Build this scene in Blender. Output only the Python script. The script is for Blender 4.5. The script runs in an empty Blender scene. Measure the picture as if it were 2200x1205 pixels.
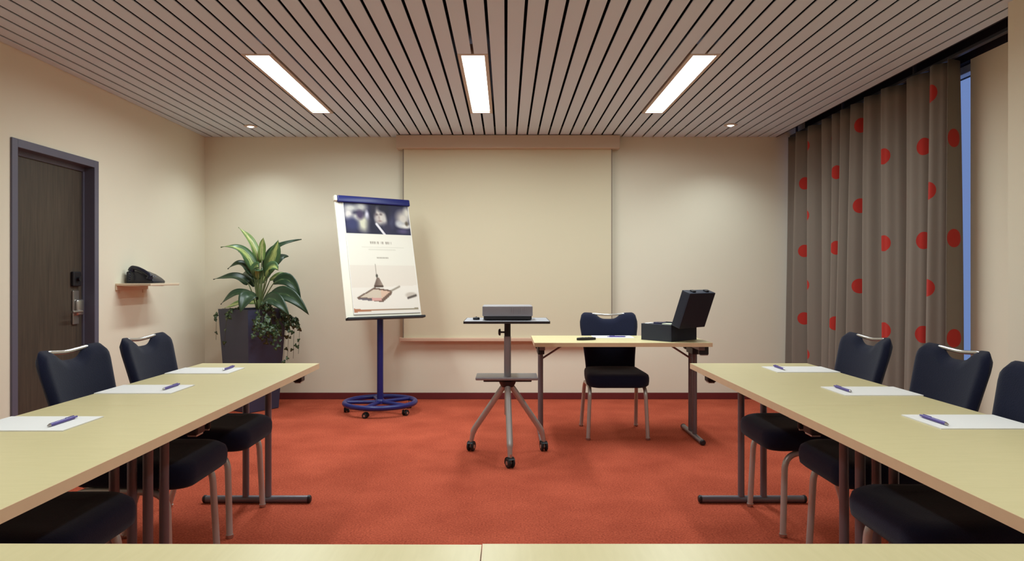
import bpy, bmesh, math, random
from mathutils import Vector, Matrix
random.seed(7)
scene = bpy.context.scene
C = scene.collection
PI = math.pi

# ------------------------------------------------------------------ camera, world, exposure
cam_data = bpy.data.cameras.new('camera')
cam_data.sensor_width = 36.0
cam_data.lens = 36.0 * 1519.0 / 2200.0
cam_data.shift_x = 13.0 / 2200.0
cam_data.shift_y = -6.5 / 2200.0
cam_data.clip_start = 0.05
cam = bpy.data.objects.new('camera', cam_data)
C.objects.link(cam)
cam.location = (0, 0, 1.16)
cam.rotation_euler = (PI / 2, 0, 0)
scene.camera = cam

world = bpy.data.worlds.new('world')
scene.world = world
world.use_nodes = True
bg = world.node_tree.nodes['Background']
bg.inputs[0].default_value = (0.36, 0.52, 1.0, 1)
bg.inputs[1].default_value = 0.55

vs = scene.view_settings
vs.view_transform = 'Standard'
vs.look = 'None'
vs.gamma = 1.0
vs.use_curve_mapping = False
vs.exposure = 0.0
TUBE_W = 27.0          # watts of a luminaire of the far row
NEAR_W = 13.5          # watts of a luminaire of the row overhead
SPOT_W = 20.0          # watts of every downlight
LAMP_COL = (0.87, 1.0, 1.02)

# room measures (metres; camera at x = y = 0, looking along +y)
XL, XR, XC = -2.875, 2.855, 2.575      # left wall, right wall, edge of the slat ceiling
YB, YF = 6.75, -1.5                    # far wall, wall behind the camera
ZC = 2.5
TOP = 0.712                            # table height


# ------------------------------------------------------------------ materials
def srgb(r, g, b):
    def f(c):
        c /= 255.0
        return c / 12.92 if c <= 0.04045 else ((c + 0.055) / 1.055) ** 2.4
    return (f(r), f(g), f(b), 1.0)


def mat(name, col, rough=0.5, metal=0.0, spec=0.5, emis=None, estr=0.0, noise=None, bump=None, sheen=0.0, coat=0.0):
    """noise = (scale, amount) colour mottling ; bump = (scale, strength)"""
    m = bpy.data.materials.new(name)
    m.use_nodes = True
    nt = m.node_tree
    p = nt.nodes['Principled BSDF']
    p.inputs['Base Color'].default_value = col
    p.inputs['Roughness'].default_value = rough
    p.inputs['Metallic'].default_value = metal
    p.inputs['Specular IOR Level'].default_value = spec
    p.inputs['Sheen Weight'].default_value = sheen
    p.inputs['Coat Weight'].default_value = coat
    if emis:
        p.inputs['Emission Color'].default_value = emis
        p.inputs['Emission Strength'].default_value = estr
    if noise or bump:
        tc = nt.nodes.new('ShaderNodeTexCoord')
    if noise:
        n = nt.nodes.new('ShaderNodeTexNoise')
        n.inputs['Scale'].default_value = noise[0]
        n.inputs['Detail'].default_value = 5
        nt.links.new(tc.outputs['Object'], n.inputs['Vector'])
        mx = nt.nodes.new('ShaderNodeMix')
        mx.data_type = 'RGBA'
        a = noise[1]
        mx.inputs[6].default_value = tuple(c * (1 - a) for c in col[:3]) + (1,)
        mx.inputs[7].default_value = tuple(min(1, c * (1 + a)) for c in col[:3]) + (1,)
        nt.links.new(n.outputs['Fac'], mx.inputs[0])
        nt.links.new(mx.outputs[2], p.inputs['Base Color'])
    if bump:
        b = nt.nodes.new('ShaderNodeTexNoise')
        b.inputs['Scale'].default_value = bump[0]
        b.inputs['Detail'].default_value = 4
        nt.links.new(tc.outputs['Object'], b.inputs['Vector'])
        bn = nt.nodes.new('ShaderNodeBump')
        bn.inputs['Strength'].default_value = bump[1]
        bn.inputs['Distance'].default_value = 0.004
        nt.links.new(b.outputs['Fac'], bn.inputs['Height'])
        nt.links.new(bn.outputs['Normal'], p.inputs['Normal'])
    return m


def wood_mat(name, col_a, col_b, scale=(1, 1, 1), rough=0.45, nscale=6.0, spec=0.4):
    m = bpy.data.materials.new(name)
    m.use_nodes = True
    nt = m.node_tree
    p = nt.nodes['Principled BSDF']
    p.inputs['Roughness'].default_value = rough
    p.inputs['Specular IOR Level'].default_value = spec
    tc = nt.nodes.new('ShaderNodeTexCoord')
    mp = nt.nodes.new('ShaderNodeMapping')
    mp.inputs['Scale'].default_value = scale
    n = nt.nodes.new('ShaderNodeTexNoise')
    n.inputs['Scale'].default_value = nscale
    n.inputs['Detail'].default_value = 8
    n.inputs['Distortion'].default_value = 0.6
    r = nt.nodes.new('ShaderNodeValToRGB')
    r.color_ramp.elements[0].position = 0.3
    r.color_ramp.elements[0].color = col_a
    r.color_ramp.elements[1].position = 0.7
    r.color_ramp.elements[1].color = col_b
    nt.links.new(tc.outputs['Object'], mp.inputs['Vector'])
    nt.links.new(mp.outputs['Vector'], n.inputs['Vector'])
    nt.links.new(n.outputs['Fac'], r.inputs['Fac'])
    nt.links.new(r.outputs['Color'], p.inputs['Base Color'])
    return m


def carpet_mat():
    m = bpy.data.materials.new('red_carpet')
    m.use_nodes = True
    nt = m.node_tree
    p = nt.nodes['Principled BSDF']
    p.inputs['Roughness'].default_value = 1.0
    p.inputs['Specular IOR Level'].default_value = 0.1
    p.inputs['Sheen Weight'].default_value = 0.25
    p.inputs['Sheen Tint'].default_value = srgb(240, 120, 80)
    tc = nt.nodes.new('ShaderNodeTexCoord')
    fine = nt.nodes.new('ShaderNodeTexNoise')
    fine.inputs['Scale'].default_value = 110
    fine.inputs['Detail'].default_value = 4
    broad = nt.nodes.new('ShaderNodeTexNoise')
    broad.inputs['Scale'].default_value = 3.0
    broad.inputs['Detail'].default_value = 6
    add = nt.nodes.new('ShaderNodeMath')
    add.operation = 'ADD'
    mul = nt.nodes.new('ShaderNodeMath')
    mul.operation = 'MULTIPLY'
    mul.inputs[1].default_value = 0.5
    r = nt.nodes.new('ShaderNodeValToRGB')
    r.color_ramp.elements[0].position = 0.36
    r.color_ramp.elements[0].color = srgb(146, 60, 42)
    r.color_ramp.elements[1].position = 0.66
    r.color_ramp.elements[1].color = srgb(206, 100, 74)
    bn = nt.nodes.new('ShaderNodeBump')
    bn.inputs['Strength'].default_value = 0.6
    bn.inputs['Distance'].default_value = 0.006
    L = nt.links.new
    L(tc.outputs['Object'], fine.inputs['Vector'])
    L(tc.outputs['Object'], broad.inputs['Vector'])
    w1 = nt.nodes.new('ShaderNodeMath'); w1.operation = 'MULTIPLY'; w1.inputs[1].default_value = 1.35
    w2 = nt.nodes.new('ShaderNodeMath'); w2.operation = 'MULTIPLY'; w2.inputs[1].default_value = 0.65
    L(fine.outputs['Fac'], w1.inputs[0]); L(broad.outputs['Fac'], w2.inputs[0])
    L(w1.outputs[0], add.inputs[0])
    L(w2.outputs[0], add.inputs[1])
    L(add.outputs[0], mul.inputs[0])
    L(mul.outputs[0], r.inputs['Fac'])
    L(r.outputs['Color'], p.inputs['Base Color'])
    L(fine.outputs['Fac'], bn.inputs['Height'])
    L(bn.outputs['Normal'], p.inputs['Normal'])
    return m


def curtain_mat():
    """taupe cloth with staggered red dots, laid out in cloth coordinates (u = cloth width, v = height)"""
    m = bpy.data.materials.new('dotted_cloth')
    m.use_nodes = True
    nt = m.node_tree
    p = nt.nodes['Principled BSDF']
    p.inputs['Roughness'].default_value = 0.95
    p.inputs['Specular IOR Level'].default_value = 0.15
    p.inputs['Sheen Weight'].default_value = 0.15
    L = nt.links.new
    uv = nt.nodes.new('ShaderNodeUVMap')
    uv.uv_map = 'cloth'

    def dots(off):
        a = nt.nodes.new('ShaderNodeVectorMath'); a.operation = 'ADD'
        a.inputs[1].default_value = (off[0], off[1], 0)
        f = nt.nodes.new('ShaderNodeVectorMath'); f.operation = 'MODULO'
        f.inputs[1].default_value = (0.58, 0.61, 1)
        s = nt.nodes.new('ShaderNodeVectorMath'); s.operation = 'SUBTRACT'
        s.inputs[1].default_value = (0.29, 0.305, 0)
        l = nt.nodes.new('ShaderNodeVectorMath'); l.operation = 'LENGTH'
        c = nt.nodes.new('ShaderNodeMath'); c.operation = 'LESS_THAN'
        c.inputs[1].default_value = 0.056
        L(uv.outputs['UV'], a.inputs[0]); L(a.outputs[0], f.inputs[0])
        L(f.outputs[0], s.inputs[0]); L(s.outputs[0], l.inputs[0]); L(l.outputs['Value'], c.inputs[0])
        return c
    # z of dot rows: 0.515, 1.095, 1.7 ... near end column and its half-step neighbour
    d1 = dots((0.29 - 0.06 + 0.58, 0.305 - 0.79 % 0.61 + 0.61))
    d2 = dots((0.29 - 0.35 + 0.58, 0.305 - 1.095 % 0.61 + 0.61))
    mx = nt.nodes.new('ShaderNodeMath'); mx.operation = 'MAXIMUM'
    L(d1.outputs[0], mx.inputs[0]); L(d2.outputs[0], mx.inputs[1])
    col = nt.nodes.new('ShaderNodeMix'); col.data_type = 'RGBA'
    col.inputs[6].default_value = srgb(128, 117, 106)
    col.inputs[7].default_value = srgb(176, 50, 42)
    L(mx.outputs[0], col.inputs[0])
    L(col.outputs[2], p.inputs['Base Color'])
    return m


def attr_mat(name, rough=0.6):
    m = bpy.data.materials.new(name)
    m.use_nodes = True
    nt = m.node_tree
    p = nt.nodes['Principled BSDF']
    p.inputs['Roughness'].default_value = rough
    p.inputs['Specular IOR Level'].default_value = 0.3
    a = nt.nodes.new('ShaderNodeAttribute')
    a.attribute_name = 'print'
    nt.links.new(a.outputs['Color'], p.inputs['Base Color'])
    return m


def leaf_mat(name, edge, centre, amount):
    """leaf colour: u runs across the blade, paler variegation along the middle"""
    m = bpy.data.materials.new(name)
    m.use_nodes = True
    nt = m.node_tree
    p = nt.nodes['Principled BSDF']
    p.inputs['Roughness'].default_value = 0.38
    p.inputs['Subsurface Weight'].default_value = 0.0
    uv = nt.nodes.new('ShaderNodeUVMap')
    uv.uv_map = 'blade'
    sx = nt.nodes.new('ShaderNodeSeparateXYZ')
    ab = nt.nodes.new('ShaderNodeMath'); ab.operation = 'ABSOLUTE'
    n = nt.nodes.new('ShaderNodeTexNoise')
    n.inputs['Scale'].default_value = 7
    n.inputs['Detail'].default_value = 5
    ad = nt.nodes.new('ShaderNodeMath'); ad.operation = 'ADD'
    r = nt.nodes.new('ShaderNodeValToRGB')
    r.color_ramp.elements[0].position = amount
    r.color_ramp.elements[0].color = centre
    r.color_ramp.elements[1].position = amount + 0.35
    r.color_ramp.elements[1].color = edge
    L = nt.links.new
    L(uv.outputs['UV'], sx.inputs[0]); L(sx.outputs['X'], ab.inputs[0])
    L(uv.outputs['UV'], n.inputs['Vector'])
    L(ab.outputs[0], ad.inputs[0]); L(n.outputs['Fac'], ad.inputs[1])
    L(ad.outputs[0], r.inputs['Fac']); L(r.outputs['Color'], p.inputs['Base Color'])
    return m


M = {}
M['wall'] = mat('cream_paint', srgb(238, 230, 208), 0.85, spec=0.2, noise=(2.5, 0.02), bump=(60, 0.06))
M['slat'] = mat('beige_metal_slat', srgb(218, 231, 246), 0.55, spec=0.3)
M['void'] = mat('black_felt', srgb(22, 18, 26), 0.95, spec=0.1)
M['slot'] = mat('dark_slot_paint', srgb(40, 36, 46), 0.8, spec=0.2)
M['carpet'] = carpet_mat()
M['skirting'] = mat('dark_red_skirting', srgb(104, 30, 30), 0.6, noise=(12, 0.1))
M['maple'] = wood_mat('maple_laminate', srgb(216, 201, 152), srgb(221, 206, 158), (14, 1.5, 14), 0.38, 5)
M['edge'] = mat('maple_edge_band', srgb(228, 200, 162), 0.45, noise=(20, 0.06))
M['leg'] = mat('dark_grey_tube', srgb(116, 108, 114), 0.35, metal=0.4)
M['black'] = mat('black_plastic', srgb(24, 22, 28), 0.45)
M['rubber'] = mat('black_rubber', srgb(22, 21, 24), 0.6)
M['chrome'] = mat('satin_silver', srgb(190, 186, 182), 0.28, metal=0.9)
M['chairleg'] = mat('silver_tube', srgb(192, 188, 184), 0.36, metal=0.5)
M['navy'] = mat('navy_fabric', srgb(22, 25, 46), 0.95, spec=0.15, noise=(160, 0.18), bump=(260, 0.3), sheen=0.12)
M['paper'] = mat('white_paper', srgb(240, 236, 232), 0.8, spec=0.2)
M['pen'] = mat('purple_pen', srgb(74, 56, 140), 0.35)
M['doorwood'] = wood_mat('dark_door_veneer', srgb(62, 54, 46), srgb(82, 70, 58), (14, 14, 0.7), 0.5, 5)
M['frame'] = mat('blue_grey_steel', srgb(98, 96, 112), 0.45, metal=0.1)
M['screen'] = mat('screen_cloth', srgb(224, 213, 184), 0.9, spec=0.1)
M['screencase'] = mat('screen_case_cream', srgb(212, 192, 170), 0.6)
M['gapshadow'] = mat('gap_shadow_grey', srgb(140, 126, 112), 0.7)
M['ledge'] = mat('screen_bar_rose_beige', srgb(214, 178, 152), 0.6)
M['blue'] = mat('royal_blue_lacquer', srgb(24, 32, 102), 0.35, spec=0.5)
M['board'] = mat('white_board_lacquer', srgb(236, 230, 212), 0.4)
M['print'] = attr_mat('printed_sheet')
M['trolley'] = mat('trolley_grey', srgb(150, 146, 150), 0.4, metal=0.3)
M['trolleyleg'] = mat('trolley_silver', srgb(184, 178, 174), 0.38, metal=0.5)
M['plate'] = mat('grey_laminate_plate', srgb(168, 168, 176), 0.4)
M['platedge'] = mat('black_plate_edge', srgb(46, 42, 44), 0.5)
M['projgrey'] = mat('projector_grey', srgb(152, 147, 151), 0.45, noise=(300, 0.06))
M['case'] = mat('black_case_shell', srgb(22, 29, 48), 0.5, bump=(300, 0.15))
M['planter'] = mat('anthracite_planter', srgb(56, 58, 80), 0.45, noise=(4, 0.06))
M['soil'] = mat('soil', srgb(50, 38, 28), 1.0, bump=(60, 1.0), noise=(40, 0.3))
M['leafdark'] = leaf_mat('dark_leaf', srgb(40, 62, 40), srgb(74, 100, 62), 0.30)
M['leafpale'] = leaf_mat('variegated_leaf', srgb(66, 98, 58), srgb(176, 190, 112), 0.62)
M['leafyoung'] = leaf_mat('young_leaf', srgb(120, 146, 78), srgb(206, 206, 138), 0.62)
M['stem'] = mat('leaf_stem', srgb(108, 122, 76), 0.5)
M['ivy'] = leaf_mat('ivy_leaf', srgb(46, 66, 38), srgb(128, 144, 92), 0.42)
M['vine'] = mat('vine_stem', srgb(82, 82, 52), 0.7)
M['diffuser'] = mat('lamp_diffuser', srgb(255, 250, 240), 0.5, emis=(1.0, 0.99, 0.95, 1), estr=3.0)
M['lamptrim'] = mat('lamp_trim', srgb(206, 188, 172), 0.5)
M['bulb'] = mat('bulb', srgb(255, 250, 240), 0.4, emis=(1.0, 0.93, 0.82, 1), estr=9.0)
M['cloth'] = curtain_mat()
M['track'] = mat('aluminium_track', srgb(70, 70, 78), 0.5, metal=0.4)
M['winframe'] = mat('white_window_frame', srgb(226, 230, 238), 0.45)
M['phone'] = mat('dark_blue_phone', srgb(26, 28, 44), 0.3)
M['phonekey'] = mat('phone_key_grey', srgb(120, 122, 136), 0.4)
M['shelf'] = mat('cream_shelf', srgb(224, 204, 176), 0.5)
M['darkroll'] = mat('dark_blue_roll', srgb(34, 34, 70), 0.6)
M['ivory'] = mat('ivory_card', srgb(210, 214, 190), 0.8)


def glass_mat():
    m = bpy.data.materials.new('window_glass')
    m.use_nodes = True
    nt = m.node_tree
    for n in list(nt.nodes):
        if n.type != 'OUTPUT_MATERIAL':
            nt.nodes.remove(n)
    out = nt.nodes['Material Output']
    t = nt.nodes.new('ShaderNodeBsdfTransparent')
    t.inputs[0].default_value = (0.93, 0.96, 1, 1)
    g = nt.nodes.new('ShaderNodeBsdfGlossy')
    g.inputs['Roughness'].default_value = 0.02
    mx = nt.nodes.new('ShaderNodeMixShader')
    mx.inputs[0].default_value = 0.07
    nt.links.new(t.outputs[0], mx.inputs[1])
    nt.links.new(g.outputs[0], mx.inputs[2])
    nt.links.new(mx.outputs[0], out.inputs[0])
    return m


M['glass'] = glass_mat()


# ------------------------------------------------------------------ mesh helpers
def new():
    return bmesh.new()


def box(bm, x0, x1, y0, y1, z0, z1, bev=0.0, mtx=None, seg=2):
    ps = [(x0, y0, z0), (x1, y0, z0), (x1, y1, z0), (x0, y1, z0), (x0, y0, z1), (x1, y0, z1), (x1, y1, z1), (x0, y1, z1)]
    t = bmesh.new()
    vv = [t.verts.new(p) for p in ps]
    for f in ((3, 2, 1, 0), (4, 5, 6, 7), (0, 1, 5, 4), (1, 2, 6, 5), (2, 3, 7, 6), (3, 0, 4, 7)):
        t.faces.new([vv[i] for i in f])
    if bev > 0:
        bmesh.ops.bevel(t, geom=t.edges[:], offset=bev, segments=seg, profile=0.5, affect='EDGES')
    merge(bm, t, mtx)
    return bm


def merge(bm, t, mtx=None):
    mp = {}
    for v in t.verts:
        mp[v] = bm.verts.new(mtx @ v.co if mtx else v.co)
    for f in t.faces:
        try:
            bm.faces.new([mp[v] for v in f.verts])
        except ValueError:
            pass
    t.free()


def frame_of(d):
    d = d.normalized()
    a = Vector((0, 0, 1)) if abs(d.z) < 0.9 else Vector((1, 0, 0))
    u = d.cross(a).normalized()
    return u, d.cross(u).normalized()


def tube(bm, pts, r, n=10, caps=True):
    """sweep a circle along a polyline; r is a radius or a list of radii"""
    P = [Vector(p) for p in pts]
    R = r if isinstance(r, (list, tuple)) else [r] * len(P)
    T = []
    for i in range(len(P)):
        if i == 0:
            d = P[1] - P[0]
        elif i == len(P) - 1:
            d = P[-1] - P[-2]
        else:
            d = (P[i + 1] - P[i]).normalized() + (P[i] - P[i - 1]).normalized()
        T.append(d.normalized())
    u, w = frame_of(T[0])
    rings = []
    for i in range(len(P)):
        u = (u - T[i] * u.dot(T[i])).normalized()
        w = T[i].cross(u)
        rings.append([bm.verts.new(P[i] + (u * math.cos(2 * PI * k / n) + w * math.sin(2 * PI * k / n)) * R[i]) for k in range(n)])
    for i in range(len(P) - 1):
        for k in range(n):
            bm.faces.new((rings[i][k], rings[i][(k + 1) % n], rings[i + 1][(k + 1) % n], rings[i + 1][k]))
    if caps:
        bm.faces.new(list(reversed(rings[0])))
        bm.faces.new(rings[-1])
    return bm


def fillet(pts, rad, seg=6):
    """round the inner corners of a polyline"""
    P = [Vector(p) for p in pts]
    out = [P[0]]
    for i in range(1, len(P) - 1):
        a = (P[i - 1] - P[i]); b = (P[i + 1] - P[i])
        ra = min(rad, a.length * 0.49, b.length * 0.49)
        p0 = P[i] + a.normalized() * ra
        p1 = P[i] + b.normalized() * ra
        for k in range(seg + 1):
            t = k / seg
            out.append(p0 * (1 - t) ** 2 + P[i] * 2 * t * (1 - t) + p1 * t * t)
    out.append(P[-1])
    return out


def lathe(bm, prof, n=24, mtx=None):
    """prof: list of (radius, z)"""
    rings = []
    t = bmesh.new()
    for r, z in prof:
        if r < 1e-6:
            rings.append([t.verts.new((0, 0, z))])
        else:
            rings.append([t.verts.new((r * math.cos(2 * PI * k / n), r * math.sin(2 * PI * k / n), z)) for k in range(n)])
    for a, b in zip(rings, rings[1:]):
        for k in range(n):
            k2 = (k + 1) % n
            if len(a) == 1 and len(b) == 1:
                continue
            if len(a) == 1:
                t.faces.new((a[0], b[k2], b[k]))
            elif len(b) == 1:
                t.faces.new((a[k], a[k2], b[0]))
            else:
                t.faces.new((a[k], a[k2], b[k2], b[k]))
    merge(bm, t, mtx)
    return bm


def prism(bm, poly, z0, z1, bev=0.0, mtx=None):
    t = bmesh.new()
    lo = [t.verts.new((x, y, z0)) for x, y in poly]
    hi = [t.verts.new((x, y, z1)) for x, y in poly]
    t.faces.new(list(reversed(lo)))
    t.faces.new(hi)
    n = len(poly)
    for i in range(n):
        t.faces.new((lo[i], lo[(i + 1) % n], hi[(i + 1) % n], hi[i]))
    if bev > 0:
        bmesh.ops.bevel(t, geom=t.edges[:], offset=bev, segments=2, profile=0.5, affect='EDGES')
    merge(bm, t, mtx)
    return bm


def obj(name, bm, material, parent=None, smooth=None, loc=None):
    bmesh.ops.recalc_face_normals(bm, faces=bm.faces[:])
    me = bpy.data.meshes.new(name)
    bm.to_mesh(me)
    bm.free()
    me.materials.append(material)
    if smooth:
        me.polygons.foreach_set('use_smooth', [True] * len(me.polygons))
        if smooth is not True:
            me.set_sharp_from_angle(angle=math.radians(smooth))
    o = bpy.data.objects.new(name, me)
    C.objects.link(o)
    if parent:
        o.parent = parent
    if loc:
        o.location = loc
    return o


def tag(o, label, cat, group=None):
    o['label'] = label
    o['category'] = cat
    if group:
        o['group'] = group
    return o


def thing(name, label, cat, loc=(0, 0, 0), rotz=0.0, group=None):
    o = bpy.data.objects.new(name, None)
    o.empty_display_size = 0.1
    C.objects.link(o)
    o.location = loc
    o.rotation_euler = (0, 0, rotz)
    return tag(o, label, cat, group)


def struct(name, bm, m, smooth=None):
    o = obj(name, bm, m, None, smooth)
    o['kind'] = 'structure'
    return o


def dup(root, loc, rotz, label, group=None):
    r = root.copy()
    C.objects.link(r)
    r.location = loc
    r.rotation_euler = (0, 0, rotz)
    r['label'] = label
    if group:
        r['group'] = group
    for ch in list(root.children):
        c = ch.copy()
        C.objects.link(c)
        c.parent = r
        for g in list(ch.children):
            d = g.copy()
            C.objects.link(d)
            d.parent = c
    return r


# ------------------------------------------------------------------ room shell
bm = new(); box(bm, XL - 0.2, XR + 0.2, YF - 0.1, YB + 0.1, -0.06, 0.0)
floor = struct('floor', bm, M['carpet'])
floor['label'] = 'orange red carpet floor'

bm = new(); box(bm, XL - 0.15, XR + 0.35, YB, YB + 0.1, 0, 2.85)
struct('wall_back', bm, M['wall'])
bm = new(); box(bm, XL - 0.15, XR + 0.35, YF - 0.1, YF, 0, 2.85)
struct('wall_front', bm, M['wall'])

DY0, DY1, DZ = 4.10, 4.974, 1.975       # door frame outside
bm = new()
box(bm, XL - 0.15, XL, YF, DY0 + 0.02, 0, 2.6)
box(bm, XL - 0.15, XL, DY1 - 0.02, YB, 0, 2.6)
box(bm, XL - 0.15, XL, DY0 + 0.02, DY1 - 0.02, DZ - 0.02, 2.6)
struct('wall_left', bm, M['wall'])

WY0, WY1, WZ0, WZ1 = 4.345, 6.62, 0.22, 2.5
bm = new()
box(bm, XR, XR + 0.25, YF, WY0, 0, 2.5)
box(bm, XR, XR + 0.25, WY0, WY1, 0, WZ0)
box(bm, XR, XR + 0.25, WY1, YB, 0, 2.5)
box(bm, 2.45, XR, YF, 3.45, 0, 2.85)               # thick pier beside the camera
struct('wall_right', bm, M['wall'])

# ceiling: dark backing, every slat a piece of it
bm = new(); box(bm, XL - 0.15, XC, YF - 0.1, YB + 0.05, 2.60, 2.66)
ceiling = struct('ceiling', bm, M['void'])
LX = (-1.5, -0.2, 1.2)                    # luminaire axes
LROWS = ((4.24, 5.77), (0.75, 2.28))
GAP = 0.008


def slat_mesh(w, y0, y1):
    b = new()
    box(b, -w / 2, w / 2, y0, y1, ZC, ZC + 0.007, 0.002)
    bmesh.ops.recalc_face_normals(b, faces=b.faces[:])
    me = bpy.data.meshes.new('slat')
    b.to_mesh(me); b.free()
    me.materials.append(M['slat'])
    return me


full = slat_mesh(0.1 - 2 * GAP, YF, YB)
cuts = [slat_mesh(0.1 - 2 * GAP, a, b_) for a, b_ in ((YF, LROWS[1][0]), (LROWS[1][1], LROWS[0][0]), (LROWS[0][1], YB))]
litk = set()
for lx in LX:
    litk.add(round(lx * 10) - 1); litk.add(round(lx * 10))
for k in range(-29, 26):
    a, b_ = k * 0.1 + GAP, (k + 1) * 0.1 - GAP
    a, b_ = max(a, XL + 0.002), min(b_, XC)
    meshes = cuts if k in litk else [full]
    if b_ - a < 0.08:
        meshes = [slat_mesh(b_ - a, YF, YB)]
    for me in meshes:
        o = bpy.data.objects.new('slat', me)
        C.objects.link(o)
        o.parent = ceiling
        o.location = ((a + b_) / 2, 0, 0)

# dark curtain slot between the slats and the window wall
bm = new()
box(bm, XC, XC + 0.012, YF, YB, 2.5, 2.66)
box(bm, XC, XR + 0.25, YF, YB, 2.66, 2.70)
box(bm, XR, XR + 0.25, YF, YB, 2.5, 2.66)
struct('trim_1', bm, M['slot'])

bm = new()
box(bm, XL, XR, YB - 0.014, YB, 0, 0.062, 0.004)
struct('baseboard_back', bm, M['skirting'])
bm = new()
box(bm, XL, XL + 0.014, YF, DY0, 0, 0.062, 0.004)
box(bm, XL, XL + 0.014, DY1, YB - 0.014, 0, 0.062, 0.004)
struct('baseboard_left', bm, M['skirting'])
bm = new()
box(bm, XR - 0.014, XR, 3.45, YB - 0.014, 0, 0.062, 0.004)
box(bm, 2.436, 2.45, YF, 3.45, 0, 0.062, 0.004)
struct('baseboard_right', bm, M['skirting'])

# door
door = bpy.data.objects.new('door_1', None); C.objects.link(door)
door.location = (XL, DY0, 0); door['kind'] = 'structure'
door['label'] = 'dark wooden door in a blue grey steel frame'
W = DY1 - DY0
bm = new()
box(bm, -0.09, 0.012, 0, 0.05, 0, DZ, 0.003)
box(bm, -0.09, 0.012, W - 0.05, W, 0, DZ, 0.003)
box(bm, -0.09, 0.012, 0.05, W - 0.05, DZ - 0.05, DZ, 0.003)
box(bm, -0.11, -0.06, 0.03, 0.065, 0, DZ - 0.05)
box(bm, -0.11, -0.06, W - 0.065, W - 0.03, 0, DZ - 0.05)
box(bm, -0.11, -0.06, 0.065, W - 0.065, DZ - 0.08, DZ - 0.05)
obj('door_frame', bm, M['frame'], door)
bm = new(); box(bm, -0.112, -0.072, 0.055, W - 0.055, 0.008, DZ - 0.058, 0.002)
leafo = obj('door_leaf', bm, M['doorwood'], door)
ly = W - 0.15
bm = new(); box(bm, -0.072, -0.058, ly - 0.03, ly + 0.035, 0.84, 1.07, 0.004)
obj('lock_plate', bm, M['chrome'], leafo)
bm = new(); box(bm, -0.072, -0.035, ly - 0.02, ly + 0.06, 0.90, 1.01, 0.012, seg=3)
obj('lock_housing', bm, M['chrome'], leafo, 40)
bm = new()
tube(bm, fillet([(-0.06, ly - 0.01, 0.93), (-0.005, ly - 0.01, 0.93), (-0.005, ly - 0.13, 0.93)], 0.02), 0.009, 10)
obj('handle', bm, M['chrome'], leafo, 40)
bm = new(); box(bm, -0.072, -0.05, ly - 0.04, ly + 0.05, 1.10, 1.20, 0.006)
obj('bolt_guard', bm, M['black'], leafo)
bm = new(); tube(bm, [(-0.05, ly + 0.005, 1.15), (-0.03, ly + 0.005, 1.15)], [0.014, 0.016], 14)
obj('bolt_knob', bm, M['black'], leafo, 40)

# window behind the curtain
win = bpy.data.objects.new('window_1', None); C.objects.link(win)
win['kind'] = 'structure'; win.location = (XR, 0, 0)
win['label'] = 'tall window with pale blue daylight behind the curtain'
bm = new()
box(bm, 0.05, 0.11, WY0, WY0 + 0.035, WZ0, WZ1, 0.004)
box(bm, 0.05, 0.11, WY1 - 0.05, WY1, WZ0, WZ1, 0.004)
box(bm, 0.05, 0.11, 5.45, 5.51, WZ0 + 0.05, WZ1 - 0.05, 0.004)
box(bm, 0.05, 0.11, WY0 + 0.035, WY1 - 0.05, WZ0, WZ0 + 0.05, 0.004)
box(bm, 0.05, 0.11, WY0 + 0.035, WY1 - 0.05, WZ1 - 0.05, WZ1, 0.004)
obj('window_frame', bm, M['winframe'], win)
for a, b_ in ((WY0 + 0.03, 5.455), (5.505, WY1 - 0.045)):
    bm = new(); box(bm, 0.078, 0.084, a, b_, WZ0 + 0.045, WZ1 - 0.045)
    obj('pane', bm, M['glass'], win)
bm = new(); box(bm, -0.0, 0.05, WY0, WY1, WZ0 - 0.0, WZ0 + 0.02, 0.003)
obj('window_sill', bm, M['winframe'], win)


# ------------------------------------------------------------------ ceiling lights
def ceiling_light(x, y0, y1, label, watts):
    t = thing('ceiling_light', label, 'ceiling light', (x, (y0 + y1) / 2, ZC), 0, 'recessed strip luminaires')
    h = (y1 - y0) / 2
    b = new()
    wi, hi_ = 0.07, h - 0.025
    wo = 0.1 - GAP
    box(b, -wo, -wi, -h, h, -0.002, 0.06)
    box(b, wi, wo, -h, h, -0.002, 0.06)
    box(b, -wi, wi, -h, -hi_, -0.002, 0.06)
    box(b, -wi, wi, hi_, h, -0.002, 0.06)
    obj('trim_frame', b, M['lamptrim'], t)
    b = new(); box(b, -wi, wi, -hi_, hi_, 0.012, 0.05)
    obj('diffuser', b, M['diffuser'], t)
    ld = bpy.data.lights.new('tube_lamp', 'AREA')
    ld.shape = 'RECTANGLE'
    ld.size = 0.13
    ld.size_y = 2 * hi_ - 0.01
    ld.energy = watts
    ld.color = LAMP_COL
    ld.spread = math.radians(172)
    lo = bpy.data.objects.new('tube_lamp', ld)
    C.objects.link(lo)
    lo.parent = t
    lo.location = (0, 0, 0.004)
    return t


for x, w in zip(LX, ('above the flip chart side', 'in the middle above the projector trolley', 'above the desk with the open case')):
    ceiling_light(x, LROWS[0][0], LROWS[0][1], 'bright white strip light recessed in slat ceiling, ' + w, TUBE_W)
for x, w in zip(LX, ('nearest the door', 'on the centre line', 'nearest the curtain')):
    ceiling_light(x, LROWS[1][0], LROWS[1][1], 'strip light overhead above the front tables, ' + w, NEAR_W)


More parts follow.
